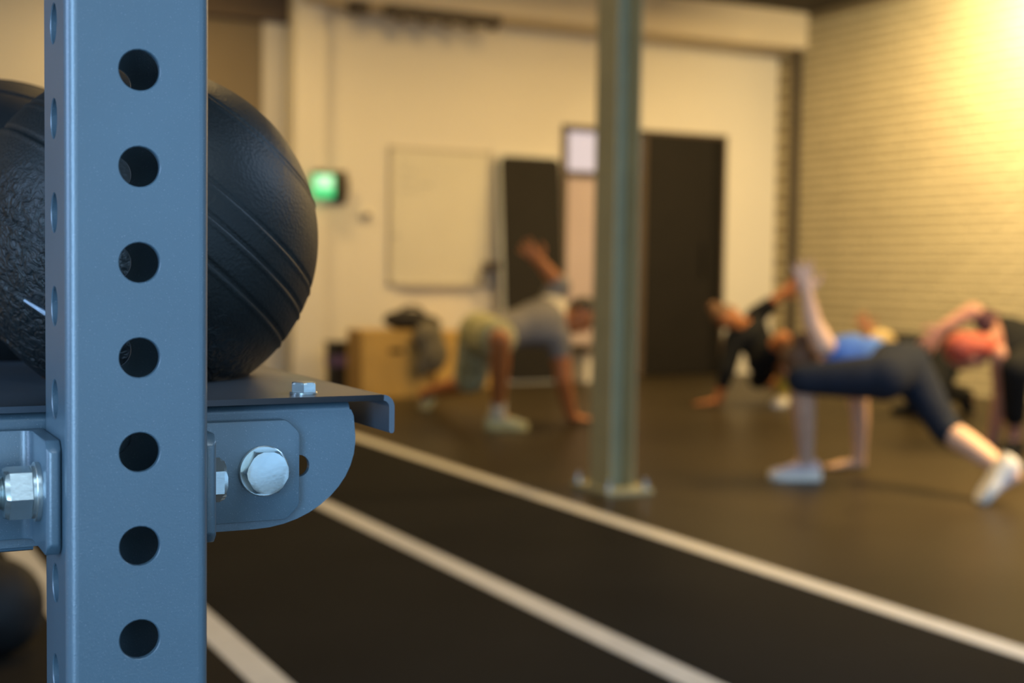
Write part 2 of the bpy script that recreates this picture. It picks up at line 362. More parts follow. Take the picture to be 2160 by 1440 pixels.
t = empty('wall_hook', (5.06, WY, .98)); tag(t, 'small dark curved hook fixed at the lower right corner of the whiteboard', 'hook')
obj('hook_arm', bm, M['darkplastic'], t, smooth=True); obj('hook_block', B(5.03, 5.14, 10.12, WY-.0, .94, 1.00, bev=.01), M['darkplastic'], t)
# leaning panel with rounded corners; dark reflection put into its black face
t = empty('leaning_mirror', (5.42, 10.1, 0)); tag(t, 'tall dark panel mirror with rounded corners leaning on the far wall left of the doors', 'mirror')
def lean(bm, y0=9.98, y1=10.20, h=1.90):
    for v in bm.verts: v.co.y += y0 + (y1-y0)*v.co.z/h; v.co.x += .02*(v.co.z/h) - .0
bm = bmesh.new(); prism(bm, rrect(5.105, 5.695, .002, 1.90, .07, 6), 'y', 0, .065); lean(bm); obj('mirror_frame', bm, M['alu'], t)
bm = bmesh.new(); prism(bm, rrect(5.125, 5.69, .02, 1.885, .06, 6), 'y', -.006, 0); lean(bm); obj('mirror_face', bm, M['black'], t)

# boxes and bins along the far wall
def plybox(name, label, x0, x1, y0, y1, h):
    t = empty(name, ((x0+x1)/2, (y0+y1)/2, 0)); tag(t, label, 'plyo box', 'plywood jump boxes by the far wall'); k = .018
    def pan(*a): obj('panel', B(*a, bev=.002, seg=1), M['ply'], t)
    pan(x0, x1, y0, y0+k, 0, h); pan(x0, x1, y1-k, y1, 0, h)
    obj('side_panel', B(x0, x0+k, y0+k, y1-k, 0, h, bev=.002, seg=1), M['plydark'], t); obj('side_panel', B(x1-k, x1, y0+k, y1-k, 0, h, bev=.002, seg=1), M['plydark'], t)  # whole side panels in a darker plywood tone
    pan(x0+k, x1-k, y0+k, y1-k, h-k, h); pan(x0+k, x1-k, y0+k, y1-k, 0, k)
    bm = bmesh.new(); prism(bm, rrect((x0+x1)/2-.055, (x0+x1)/2+.055, h*.66, h*.66+.035, .017, 4), 'y', y0-.001, y0+.001); obj('hand_hole', bm, M['blackedge'], t)
plybox('plyo_box', 'plywood jump box with a grey and black bag slumped over it', 3.53, 4.06, 9.16, 9.46, .49)
plybox('plyo_box', 'lower plywood jump box standing behind the man in the grey shirt', 4.37, 4.98, 9.72, 10.18, .44)
t = empty('waste_bin', (3.615, 9.865, 0)); tag(t, 'black bin with a purple band standing left of the plywood boxes', 'bin')
bm = bmesh.new(); prism(bm, rrect(3.53, 3.70, 9.78, 9.95, .03, 4), 'z', 0, .36)
for v in bm.verts:
    if v.co.z < .1: v.co.x = 3.615 + (v.co.x-3.615)*.88; v.co.y = 9.865 + (v.co.y-9.865)*.88
obj('bin_body', bm, M['bin'], t)
bm = bmesh.new(); prism(bm, rrect(3.527, 3.703, 9.777, 9.953, .03, 4), 'z', .19, .27); obj('label_band', bm, M['purple'], t)
bm = bmesh.new(); prism(bm, rrect(3.52, 3.71, 9.77, 9.96, .035, 4), 'z', .352, .375); obj('rim', bm, M['bin'], t)
# bag over the box
t = empty('gym_bag', (3.95, 9.2, .49)); tag(t, 'grey and black gym bag slumped over the plywood box', 'bag')
def blob(parts, vox, name, m, parent=None, origin=None, sm=3):
    bm = bmesh.new()
    for p in parts: p(bm)
    o0 = ORG[parent] if parent else V(origin)
    bmesh.ops.recalc_face_normals(bm, faces=bm.faces[:])
    me = bpy.data.meshes.new('tmp'); bm.to_mesh(me); bm.free()
    o = bpy.data.objects.new('tmp', me); col.objects.link(o)
    md = o.modifiers.new('r', 'REMESH'); md.mode = 'VOXEL'; md.voxel_size = vox; md.use_smooth_shade = True
    s = o.modifiers.new('s', 'SMOOTH'); s.factor = .5; s.iterations = sm
    dg = bpy.context.evaluated_depsgraph_get(); me2 = bpy.data.meshes.new_from_object(o.evaluated_get(dg))
    bpy.data.objects.remove(o); bpy.data.meshes.remove(me)
    me2.name = name; me2.transform(Matrix.Translation(-o0)); me2.materials.clear(); me2.materials.append(m)
    o = bpy.data.objects.new(name, me2); col.objects.link(o); ORG[o] = o0
    if parent: o.parent = parent
    else: o.location = o0
    return o
X, Y, Z = V((1, 0, 0)), V((0, 1, 0)), V((0, 0, 1))
blob([lambda b: ellip(b, (3.93, 9.28, .56), X*.19, Y*.13, Z*.075), lambda b: ellip(b, (4.06, 9.22, .53), X*.11, Y*.1, Z*.07)], .012, 'bag_top', M['bagblack'], t)
blob([lambda b: ellip(b, (4.02, 9.10, .44), X*.12, Y*.06, Z*.12), lambda b: ellip(b, (4.06, 9.09, .32), X*.115, Y*.06, Z*.14), lambda b: ellip(b, (3.97, 9.10, .24), X*.045, Y*.04, Z*.10)], .012, 'bag_body', M['baggrey'], t)
bm = bmesh.new()
for i in range(8):
    a0, a1 = PI*i/8, PI*(i+1)/8
    capsule(bm, (3.93+.09*math.cos(a0), 9.2, .615+.045*math.sin(a0)), (3.93+.09*math.cos(a1), 9.2, .615+.045*math.sin(a1)), .012, .012, 8)
obj('strap', bm, M['bagblack'], t, smooth=True)
# white bench with a dark top near the door
t = empty('low_bench', (6.0, 10.0, 0)); tag(t, 'low white bench with a dark seat standing by the pinkish door', 'bench')
obj('seat', B(5.76, 6.3, 9.82, 10.14, .25, .31, bev=.008), M['darkplastic'], t)
obj('front_panel', B(5.80, 6.26, 9.86, 9.885, .0, .20, bev=.004), M['white'], t)
for x in (5.80, 6.22): obj('leg', B(x, x+.04, 9.9, 10.1, 0, .25), M['white'], t)

# ------------------------------------------------------------------ ball storage rack in front
SX, HW, Y0, Y1 = .1546, .0370, .722, .796       # upright: centre x, half width, front and back faces
P, RH, RC, TT = .0497, .0104, .0060, .0035
rack = empty('ball_storage_rack', (SX, .759, 0)); tag(rack, 'blue grey steel ball storage rack with a perforated square upright', 'rack')
bm = bmesh.new()
def cellface(o, wv, nv, fw, zlist, z0, z1):
    """flat tube face with round holes; o = face centre (x, y), wv along width, nv outward"""
    def pt(s, z, dep): q = V((o[0], o[1], 0)) + wv*s - nv*dep; return bm.verts.new((q.x, q.y, z))
    def cell(zc):
        rim = []
        for i in range(8): rim.append((fw, -P/2 + P*i/8))
        for i in range(8): rim.append((fw - 2*fw*i/8, P/2))
        for i in range(8): rim.append((-fw, P/2 - P*i/8))
        for i in range(8): rim.append((-fw + 2*fw*i/8, -P/2))
        n = len(rim); an = [math.atan2(z, s) for s, z in rim]
        rows = []
        rows.append([pt(s, zc+z, 0) for s, z in rim])
        for r, dep in ((RH+.0006, 0), (RH+.0001, .0005), (RH, TT)):
            rows.append([pt(r*math.cos(a), zc+r*math.sin(a), dep) for a in an])
        rows.append([pt(s, zc+z, TT) for s, z in rim])
        for a, b in zip(rows, rows[1:]):
            for i in range(n): bm.faces.new((a[i], a[(i+1) % n], b[(i+1) % n], b[i]))
    for zc in zlist: cell(zc)
    for (a, b) in ((z0, zlist[0]-P/2), (zlist[-1]+P/2, z1)):
        if b - a > 1e-4:
            for dep in (0, TT): bm.faces.new([pt(-fw, a, dep), pt(fw, a, dep), pt(fw, b, dep), pt(-fw, b, dep)])
zf = [.7515 + P*k for k in range(-14, 28)]; zs = [z + P*.52 for z in zf[:-1]]
ZT = zf[-1] + P/2 + .01; fw = HW - RC; YC = (Y0+Y1)/2
cellface((SX, Y0), X, -Y, fw, zf, .006, ZT); cellface((SX, Y1), X, Y, fw, zf, .006, ZT)
cellface((SX-HW, YC), Y, -X, fw, zs, .006, ZT); cellface((SX+HW, YC), Y, X, fw, zs, .006, ZT)
for (sx, sy, a0) in ((-1, -1, 180), (1, -1, 270), (1, 1, 0), (-1, 1, 90)):
    cx_, cy_ = SX+sx*fw, YC+sy*fw
    for rr in (RC, RC-TT):
        pp = arc(cx_, cy_, rr, a0, a0+90, 6)
        A = [bm.verts.new((x, y, .006)) for x, y in pp]; C_ = [bm.verts.new((x, y, ZT)) for x, y in pp]
        for i in range(6):
            bm.faces.new((A[i], A[i+1], C_[i+1], C_[i]))
            # smooth later
me = bpy.data.meshes.new('upright'); bmesh.ops.remove_doubles(bm, verts=bm.verts[:], dist=1e-5)
up = obj('upright', bm, M['steel'], rack, smooth=True, sharp=40)
u2 = up.copy(); col.objects.link(u2); u2.location = (0, 1.55, 0)       # the second upright carrying the far end
obj('foot_plate', B(SX-.075, SX+.075, .68, .84, 0, .006), M['steel'], rack)
obj('foot_plate', B(SX-.075, SX+.075, 2.23, 2.39, 0, .006), M['steel'], rack)
# L brackets: flange against the side of the upright, web facing front
def lbracket(sgn):
    bm = bmesh.new(); xs = SX + sgn*HW; th = .0078 if sgn > 0 else .0080; wy0, wy1 = .7905, .797; zb, zt = .7962, .857
    xe = xs + sgn*.0735; ri = .006
    # outline in x, y of the bent plate, seen from above
    c = (xs + sgn*(th+ri), wy0-ri)
    inner = [(c[0] - sgn*ri*math.cos(math.radians(a)), c[1] + ri*math.sin(math.radians(a))) for a in (0, 15, 30, 45, 60, 75, 90)]
    pts = [(xs + sgn*.0003, .737), (xs + sgn*.002, .7350), (xs + sgn*(th-.002), .7350), (xs+sgn*th, .737)] + inner + [(xe, wy0), (xe, wy1), (xs+sgn*.0003, wy1)]
    prism(bm, pts, 'z', zb, zt)
    return bm, xs, th, xe, zb, zt
def chamf(bm, zb, zt, x_end, sgn, r=.011, front=.735):
    # round the free corners of flange and web by bisecting
    for (co, no) in (((x_end, 0, zt-.008), (sgn, 0, 1)), ((x_end, 0, zb+.008), (sgn, 0, -1)), ((0, front, zt-.006), (0, -1, 1)), ((0, front, zb+.006), (0, -1, -1)),
                     ((x_end, 0, zt-.0043), (sgn*.45, 0, 1)), ((x_end-sgn*.0043, 0, zt), (sgn, 0, .45)), ((x_end, 0, zb+.0043), (sgn*.45, 0, -1)), ((x_end-sgn*.0043, 0, zb), (sgn, 0, -.45))):
        no = V(no).normalized()
        g = bmesh.ops.bisect_plane(bm, geom=bm.verts[:]+bm.edges[:]+bm.faces[:], plane_co=V(co), plane_no=no, clear_outer=True)
        es = [e for e in g['geom_cut'] if isinstance(e, bmesh.types.BMEdge)]
        if es: bmesh.ops.holes_fill(bm, edges=es, sides=0)
for sgn in (1, -1):
    bm, xs, th, xe, zb, zt = lbracket(sgn)
    chamf(bm, zb, zt, xe, sgn)
    bmesh.ops.remove_doubles(bm, verts=bm.verts[:], dist=2e-4)
    es = [e for e in bm.edges if len(e.link_faces) == 2 and e.calc_face_angle(0) > .6]
    bmesh.ops.bevel(bm, geom=es, offset=.0010, segments=2, profile=.5, affect='EDGES')
    obj('bracket', bm, M['steel'], rack, smooth=True, sharp=35)
# crossmember: bent sheet with a quarter round right end, running left behind the upright
bm = bmesh.new()
XR = .3035; zt = .8610
outl = [(-.02, .7905), (.240, .7905)]
import itertools
# superelliptic lower right corner
cxq, czq, ra, rb_ = .240, .842, XR-.240, .842-.7905
outl += [(cxq + ra*math.sin(math.radians(a)), czq - rb_*math.cos(math.radians(a))) for a in range(8, 91, 8)] + [(XR, .844), (XR-.0012, zt-.004), (XR-.003, zt), (-.02, zt)]
hx, hz, hr = .2668, .8275, .0068                      # bolt hole beside the bracket
n = len(outl)
yf, yb = .7975, .8015
A = [bm.verts.new((x, yf, z)) for x, z in outl]; C_ = [bm.verts.new((x, yb, z)) for x, z in outl]
H1 = [bm.verts.new((hx+hr*math.cos(a*PI/12), yf, hz+hr*math.sin(a*PI/12))) for a in range(24)]
H2 = [bm.verts.new((hx+hr*math.cos(a*PI/12), yb, hz+hr*math.sin(a*PI/12))) for a in range(24)]
for loop, hole in ((A, H1), (C_, H2)):
    es = [bm.edges.new((loop[i], loop[(i+1) % n])) for i in range(n)] + [bm.edges.new((hole[i], hole[(i+1) % 24])) for i in range(24)]
    bmesh.ops.triangle_fill(bm, edges=es, use_beauty=True)
for i in range(n): bm.faces.new((A[i], A[(i+1) % n], C_[(i+1) % n], C_[i]))
for i in range(24): bm.faces.new((H1[i], H1[(i+1) % 24], H2[(i+1) % 24], H2[i]))
obj('crossmember', bm, M['steel'], rack)
bm = bmesh.new()                                       # bend and top flange of the crossmember
pp = [(yf + .0065 - .0065*math.cos(math.radians(a)), zt - .0001 + .0055*math.sin(math.radians(a))) for a in range(0, 91, 10)] + [(.845, zt+.0054)]
pi_ = [(.845, zt+.0014)] + [(yf + .0065 - .0025*math.cos(math.radians(a)), zt - .0001 + .0015*math.sin(math.radians(a))) for a in range(90, -1, -15)]
prism(bm, pp + pi_, 'x', -.02, XR-.004); obj('top_flange', bm, M['steel'], rack, smooth=True, sharp=50)
bm = bmesh.new()
pts = [(yb, .7905)] + [(yb - .004 + .006*math.sin(math.radians(a)) , .7925 - .006*math.cos(math.radians(a)) ) for a in (0, 30, 60, 90)] + [(yb+.002, .80)]
prism(bm, [(.7985, .7908), (.7995, .7885), (.802, .7875), (.84, .7875), (.84, .7905), (.8015, .7910)], 'x', -.02, .112); obj('bottom_flange', bm, M['steel'], rack)
# tray with bent lips and a round seat cut out for each ball
balls = [((.215, .980), .120, .0713), ((.146, 1.2335), .130, .082), ((.19, 1.497), .128, .08)]
TX0, TX1, TY0, TY1, TZ, TH = -.02, .3262, .789, 2.30, .8704, .0036
bm = bmesh.new()
def traylayer(z):
    out = [(TX0, TY0), (TX1-.008, TY0), (TX1-.008, TY1), (TX0, TY1)]
    L_ = [bm.verts.new((x, y, z)) for x, y in out]; es = [bm.edges.new((L_[i], L_[(i+1) % 4])) for i in range(4)]; hs = []
    for (c, r, h) in balls:
        Hh = [bm.verts.new((c[0]+h*math.cos(a*PI/24), c[1]+h*math.sin(a*PI/24), z)) for a in range(48)]
        es += [bm.edges.new((Hh[i], Hh[(i+1) % 48])) for i in range(48)]; hs.append(Hh)
    bmesh.ops.triangle_fill(bm, edges=es, use_beauty=True); return L_, hs
La, Ha = traylayer(TZ); Lb, Hb = traylayer(TZ-TH)
for i in (0, 2, 3): bm.faces.new((La[i], La[(i+1) % 4], Lb[(i+1) % 4], Lb[i]))
for a, b in zip(Ha, Hb):
    for i in range(48): bm.faces.new((a[i], a[(i+1) % 48], b[(i+1) % 48], b[i]))
xo = TX1 - .008                                        # lip on the right edge
o_ = [(xo, TZ)] + [(xo + .008*math.sin(math.radians(a)), TZ-.008+.008*math.cos(math.radians(a))) for a in range(10, 91, 10)] + [(TX1, .8478), (TX1-.0006, .8464), (TX1-.0018, .8460), (TX1-.003, .8464), (TX1-TH, .8478)]
i_ = [(xo + .0044*math.sin(math.radians(a)), TZ-.008+.0044*math.cos(math.radians(a))) for a in range(90, -1, -15)]
prism(bm, o_ + i_, 'y', TY0, TY1)
bmesh.ops.remove_doubles(bm, verts=bm.verts[:], dist=1e-6)
obj('tray', bm, M['tray'], rack, smooth=True, sharp=35)
bm = B(SX+HW, TX1-.03, 2.31, 2.314, .80, .866); obj('far_bracket', bm, M['steel'], rack)
obj('side_rail', B(-.018, -.012, .81, 2.31, .80, .8665), M['steel'], rack)
# bolts
def hexhead(bm, o, d, rc, t, rw=0, tw=.0018, ph=0):
    if rw: lathe(bm, o, d, [(0, 0), (0, rw), (tw*.7, rw), (tw, rw*.96), (tw, 0)], 32)
    else: tw = 0
    o = o + d.normalized()*tw
    lathe(bm, o, d, [(0, 0), (0, rc), (t*.80, rc)], 6, ph)
    # chamfered crown: hexagon easing to a circle
    s, q, dd = frame_of(d); n = 24; a_ = []
    for i in range(n):
        an = ph + 2*PI*i/n; k = (an-ph) % (PI/3); rr = rc*math.cos(PI/6)/math.cos(k-PI/6); a_.append((an, rr))
    r0 = [bm.verts.new(o + dd*t*.80 + (s*math.cos(a)+q*math.sin(a))*r) for a, r in a_]
    r1 = [bm.verts.new(o + dd*t*(.99 if r < rc*.9 else .93) + (s*math.cos(a)+q*math.sin(a))*min(r, rc*.90)) for a, r in a_]
    r2 = [bm.verts.new(o + dd*t + (s*math.cos(a)+q*math.sin(a))*rc*.80) for a, r in a_]
    for a, b in ((r0, r1), (r1, r2)):
        for i in range(n): bm.faces.new((a[i], a[(i+1) % n], b[(i+1) % n], b[i]))
    bm.faces.new(r2)
bm = bmesh.new(); hexhead(bm, V((.2423, .7903, .8268)), -Y, .0142, .0085, .0153, ph=0.02)
obj('hex_bolt', bm, M['zinc'], rack, smooth=True, sharp=25)
bm = bmesh.new(); hexhead(bm, V((SX+HW+.0079, .762, .8275)), X, .0128, .0105, .0, ph=PI/6)
obj('hex_bolt', bm, M['zinc'], rack, smooth=True, sharp=25)
bm = bmesh.new(); xl = SX-HW-.0081; nc = V((xl, .762, .8270))
lathe(bm, nc, -X, [(0, 0), (0, .0160), (.0022, .0160), (.0026, .0156), (.0026, .0145), (.0042, .0143), (.0044, 0)], 32)
obj('washer', bm, M['zinc'], rack, smooth=True, sharp=25)
bm = bmesh.new(); hexhead(bm, nc - X*.0044, -X, .0146, .0140, ph=.12)
obj('nut', bm, M['zinc'], rack, smooth=True, sharp=25)
bm = bmesh.new(); prof = [(0, 0)]
for i in range(16): prof += [(.0180+i*.0016, .0083), (.0188+i*.0016, .0094)]
prof += [(.0440, .0083), (.0440, 0)]
lathe(bm, nc, -X, prof, 24); obj('bolt_thread', bm, M['zinc'], rack, smooth=True, sharp=25)
bm = bmesh.new(); hexhead(bm, nc - X*.0235, -X, .0146, .010, .0158, ph=PI/6)
obj('nut', bm, M['zinc'], rack, smooth=True, sharp=25)
bm = bmesh.new(); hexhead(bm, V((.2745, .812, TZ+.0001)), Z, .0083, .0060, .0086, .0012, ph=.3)
obj('tray_bolt', bm, M['zinc'], rack, smooth=True, sharp=25)

# ------------------------------------------------------------------ balls
def ball(name, label, c, r, ax, m, gro=(-.765, -.337, -.183, .015, .45, .725, .955), g=.0016, group='rubber balls on the rack'):
    """rubber ball with moulded seams at fixed latitudes about its own axis"""
    prof = []; N = 220
    for i in range(N+1):
        th = PI*i/N; c_ = -math.cos(th); rr = r
        for k in gro:
            dd = (math.acos(max(-1, min(1, -c_))) - math.acos(max(-1, min(1, -k))))*r
            rr -= g*math.exp(-(dd/.0011)**2); rr += g*.55*math.exp(-((dd-.0030)/.0014)**2)
        prof.append((c_*rr, max(0, math.sin(th)*rr) if 0 < i < N else 0))
    bm = bmesh.new(); lathe(bm, V(c), V(ax), prof, 96)
    o = obj(name, bm, m, origin=c, smooth=True, sharp=0); tag(o, label, 'ball', group); return o
cz1 = TZ + math.sqrt(.120**2 - .0713**2) + .0008
b1 = ball('slam_ball', 'large black grooved rubber ball directly behind the perforated upright', (.215, .980, cz1), .120, V((-.618, .024, -.786)), M['rubber_ball'])
bm = bmesh.new()
def on_ball(px, py, c, r, lift=0):
    v = (RW @ V((px-CX, py-CY, F))).normalized(); o = CAM - V(c); b = o.dot(v); q = b*b - (o.dot(o)-r*r)
    p = CAM + v*(-b-math.sqrt(max(q, 0))); return V(c) + (p-V(c)).normalized()*(r+lift)
sp = [on_ball(52+44*i/9, 634+27*i/9, (.215, .980, cz1), .120, -.0002) for i in range(10)]
for i in range(9): capsule(bm, sp[i], sp[i+1], .0009+.00008*i, .0009+.00008*(i+1), 8)
obj('pale_mark', bm, M['pale_streak'], b1, smooth=True)  # thin pale streak laid on the ball's surface
ball('slam_ball', 'second black rubber ball on the tray, showing above and behind the first one', (.146, 1.2335, TZ + math.sqrt(.130**2-.082**2) + .0008), .130, V((.3, .5, .8)), M['rubber_ball2'])
ball('slam_ball', 'third black rubber ball at the far end of the tray, mostly hidden', (.19, 1.497, TZ + math.sqrt(.128**2-.08**2) + .0008), .128, V((-.3, .2, .9)), M['rubber_ball2'])
ball('slam_ball', 'black rubber ball lying on the floor under the rack beside the painted line', (.39, 3.45, .12), .12, V((.2, .3, .9)), M['rubber_ball2'], group='rubber balls on the floor')

# ------------------------------------------------------------------ people
def lerp(a, b, t): return a + (b-a)*t
def torso(bm, J, k=1., infl=0., t0=0., t1=1., top=True):
    side0 = (J['hipR']-J['hipL']).normalized(); side1 = (J['shR']-J['shL']).normalized()
    p, n = lerp(J['hipR'], J['hipL'], .5), lerp(J['shR'], J['shL'], .5)
    bend = J.get('bend', V((0, 0, 0)))
    prof = [(-.10, .150, .105), (0., .168, .118), (.12, .165, .115), (.30, .140, .098), (.48, .132, .094), (.70, .155, .108), (.88, .168, .108), (1.0, .160, .092), (1.08, .10, .07)]
    S = []
    for t, a, b in prof:
        if t < t0-.12 or t > t1+.1: continue
        c = lerp(p, n, t) + bend*math.sin(PI*max(0, min(1, t))); s = lerp(side0, side1, max(0, min(1, t))).normalized()
        d = (n-p).normalized(); f = d.cross(s).normalized(); s = f.cross(d)
        S.append((c, s*(a*k+infl), f*(b*k+infl)))
    rings = []
    for c, s, f in S: rings.append([bm.verts.new(c + s*math.cos(2*PI*i/20) + f*math.sin(2*PI*i/20)) for i in range(20)])
    for a, b in zip(rings, rings[1:]):
        for i in range(20): bm.faces.new((a[i], a[(i+1) % 20], b[(i+1) % 20], b[i]))
    bm.faces.new(rings[0][::-1]); bm.faces.new(rings[-1])
def hand(bm, wr, d, nrm, k=1., spread=.22, curl=.25, thumb=1):
    """palm, four unequal bent fingers and a side thumb; d = pointing, nrm = back of the hand"""
    d = d.normalized(); s = d.cross(nrm).normalized(); nrm = s.cross(d).normalized()
    pc = wr + d*.05*k
    ellip(bm, pc, d*.055*k, s*.043*k, nrm*.018*k, 14, 8)
    capsule(bm, wr - d*.01, wr + d*.03*k, .027*k, .027*k, 10)
    for i, (off, L) in enumerate(((-.033, .062), (-.011, .075), (.011, .079), (.033, .07))):
        a = wr + d*.088*k + s*off*k; dd = (d + s*off/.033*spread).normalized()
        m_ = a + dd*L*.52*k; e = m_ + (dd - nrm*curl).normalized()*L*.5*k
        capsule(bm, a - dd*.03*k, m_, .0100*k, .0092*k, 8); capsule(bm, m_, e, .0092*k, .0078*k, 8)
    a = wr + d*.03*k + s*.034*k*thumb; m_ = a + (d*.6 + s*.8*thumb).normalized()*.045*k
    capsule(bm, a, m_, .0135*k, .0115*k, 8); capsule(bm, m_, m_ + (d*.95 + s*.35*thumb).normalized()*.032*k, .0112*k, .009*k, 8)
def head(bm, c, face, up, k=1.):
    face = face.normalized(); s = face.cross(up).normalized(); up = s.cross(face).normalized()
    ellip(bm, c + up*.02*k, face*.095*k, s*.076*k, up*.105*k, 20, 14)
    ellip(bm, c - up*.045*k + face*.022*k, face*.068*k, s*.056*k, up*.07*k, 16, 10)          # jaw
    capsule(bm, c + face*.088*k + up*.018*k, c + face*.108*k - up*.018*k, .009*k, .014*k, 8)     # nose
    ellip(bm, c + face*.084*k - up*.052*k, face*.012*k, s*.024*k, up*.008*k, 10, 6)            # mouth
    ellip(bm, c + face*.078*k + up*.037*k, face*.014*k, s*.045*k, up*.008*k, 12, 6)            # brow
    for e in (-1, 1): ellip(bm, c + s*e*.077*k - face*.005*k, face*.018*k, s*.009*k, up*.03*k, 10, 8)
def hairshape(bm, c, face, up, style, k=1.):
    face = face.normalized(); s = face.cross(up).normalized(); up = s.cross(face).normalized()
    ellip(bm, c + up*.036*k - face*.022*k, face*.094*k, s*.084*k, up*.100*k, 20, 14)
    if style == 'bun': ellip(bm, c + up*.06*k - face*.13*k, face*.045*k, s*.045*k, up*.045*k, 14, 10)
    if style == 'ponytail':
        a = c + up*.05*k - face*.11*k; capsule(bm, a, a + (-face*.3 + V((0, 0, -1))).normalized()*.17*k, .03*k, .014*k, 10)
    if style == 'long': ellip(bm, c - up*.03*k - face*.05*k, face*.06*k, s*.078*k, up*.12*k, 16, 10)
def shoe(who, ank, toe, up, upper, sole, k=1., nm='shoe'):
    """toe: unit direction of the foot; up: normal of the sole; ank: ankle joint 8.5 cm above the sole"""
    toe = toe.normalized(); s = toe.cross(up).normalized(); up = s.cross(toe).normalized(); o = ank - up*.085*k
    prof = [(-.070, .022, .058), (-.058, .034, .090), (-.02, .038, .104), (.03, .038, .098), (.065, .044, .078), (.105, .050, .062), (.138, .047, .054), (.162, .032, .044), (.172, .013, .032)]
    bm = bmesh.new(); rings = []
    for x, hw, ht in prof:
        ring = []
        for i in range(14):
            a = 2*PI*i/14; yy = hw*math.cos(a); zz = (ht+.018)/2 + (ht-.018)/2*math.sin(a)
            if math.sin(a) > 0: yy *= 1-.35*math.sin(a)
            ring.append(bm.verts.new(o + toe*x*k + s*yy*k + up*zz*k))
        rings.append(ring)
    for a, b in zip(rings, rings[1:]):
        for i in range(14): bm.faces.new((a[i], a[(i+1) % 14], b[(i+1) % 14], b[i]))
    bm.faces.new(rings[0][::-1]); bm.faces.new(rings[-1])
    sh = obj(nm, bm, upper, who, smooth=True, sharp=0)
    bm = bmesh.new(); top = []; bot = []
    outl = [(x, h) for x, h, _ in prof]; pts = [(x, h+.004) for x, h in outl] + [(x, -h-.004) for x, h in outl[::-1]]
    A = [bm.verts.new(o + toe*x*k + s*y*k + up*(.038 + (.008 if x < .03 else 0))*k) for x, y in pts]
    A2 = [bm.verts.new(o + toe*x*1.02*k + s*y*1.06*k + up*.015*k) for x, y in pts]
    C2 = [bm.verts.new(o + toe*x*k + s*y*k + up*.0*k) for x, y in pts]; n = len(pts)
    for p_, q_ in ((A, A2), (A2, C2)):
        for i in range(n): bm.faces.new((p_[i], p_[(i+1) % n], q_[(i+1) % n], q_[i]))
    bm.faces.new(A[::-1]); bm.faces.new(C2)
    obj('sole', bm, sole, sh, smooth=True, sharp=40)
    bm = bmesh.new()
    for q in range(4):
        x = .03 + q*.022; zt_ = .094 - q*.011
        capsule(bm, o + toe*x*k + s*.018*k + up*zt_*.97*k, o + toe*x*k - s*.018*k + up*zt_*.97*k, .004, .004, 6)
    obj('laces', bm, sole, sh)
def person(label, J, sk, wear, hair, hstyle, foot, k=1., base=None, vox=.008, hk=1.):
    """J: joints in world space; wear: list of (name, material, pieces)"""
    p = lerp(J['hipR'], J['hipL'], .5); n = lerp(J['shR'], J['shL'], .5)
    parts = [lambda b: torso(b, J, k)]; ak = k*J.get('armk', 1.0)
    for s in 'LR':
        a, e, w_ = J['sh'+s], J['el'+s], J['wr'+s]
        parts.append(lambda b, a=a, e=e, w_=w_: (capsule(b, a, e, .056*ak, .044*ak), capsule(b, e, w_, .045*ak, .031*ak)))
        parts.append(lambda b, s=s, w_=w_: hand(b, w_, J['hand'+s], J['nrm'+s], 1.0*k, thumb=J.get('thumb'+s, 1), curl=J.get('curl'+s, .1)))
        h, kn, an = J['hip'+s], J['kn'+s], J['an'+s]
        parts.append(lambda b, h=h, kn=kn, an=an: (capsule(b, h, kn, .088*k, .056*k), capsule(b, kn, lerp(kn, an, .3), .056*k, .057*k), capsule(b, lerp(kn, an, .3), an, .057*k, .035*k)))
        parts.append(lambda b, an=an, s=s: capsule(b, an, an + J['toe'+s].normalized()*.05 - J['sup'+s].normalized()*.03, .034*k, .03*k))
    hc = J['head']; up = J['hup']
    parts.append(lambda b: (capsule(b, lerp(n, hc, .05), hc - up.normalized()*.03, .062*k, .052*k), head(b, hc, J['face'], up, hk)))
    body = blob(parts, vox, 'person', sk, origin=base or V((p.x, p.y, 0)), sm=2)
    tag(body, label, 'person', 'people doing floor exercises')
    for (nm, m, pcs) in wear:
        fn = []
        for q in pcs:
            if q[0] == 'torso': fn.append(lambda b, q=q: torso(b, J, k, .012, q[1], q[2]))
            else:
                a, b_, t0, t1, r0, r1 = q
                A_, B_ = J[a], J[b_]
                fn.append(lambda b, A_=A_, B_=B_, t0=t0, t1=t1, r0=r0, r1=r1: capsule(b, lerp(A_, B_, t0), lerp(A_, B_, t1), r0*k, r1*k))
        blob(fn, .010, nm, m, body, sm=2)
    blob([lambda b: hairshape(b, hc, J['face'], up, hstyle, hk)], .009, 'hair', hair, body, sm=1)
    s_ = J['face'].normalized().cross(up.normalized()).normalized(); uu = s_.cross(J['face'].normalized())
    for e in (-1, 1):
        bm = bmesh.new(); ellip(bm, hc + J['face'].normalized()*.082*hk + s_*e*.031*hk + uu*.018*hk, X*.011, Y*.011, Z*.011, 10, 8); obj('eye', bm, M['eye'], body, smooth=True)
    for s in 'LR':
        u_, so = foot[s]; shoe(body, J['an'+s], J['toe'+s], J['sup'+s], u_, so, k)
    return body
FR = RW @ V((0, 0, 1)); FR.z = 0; FR.normalize(); RT = V((FR.y, -FR.x, 0))     # away from and right of the viewer, horizontal

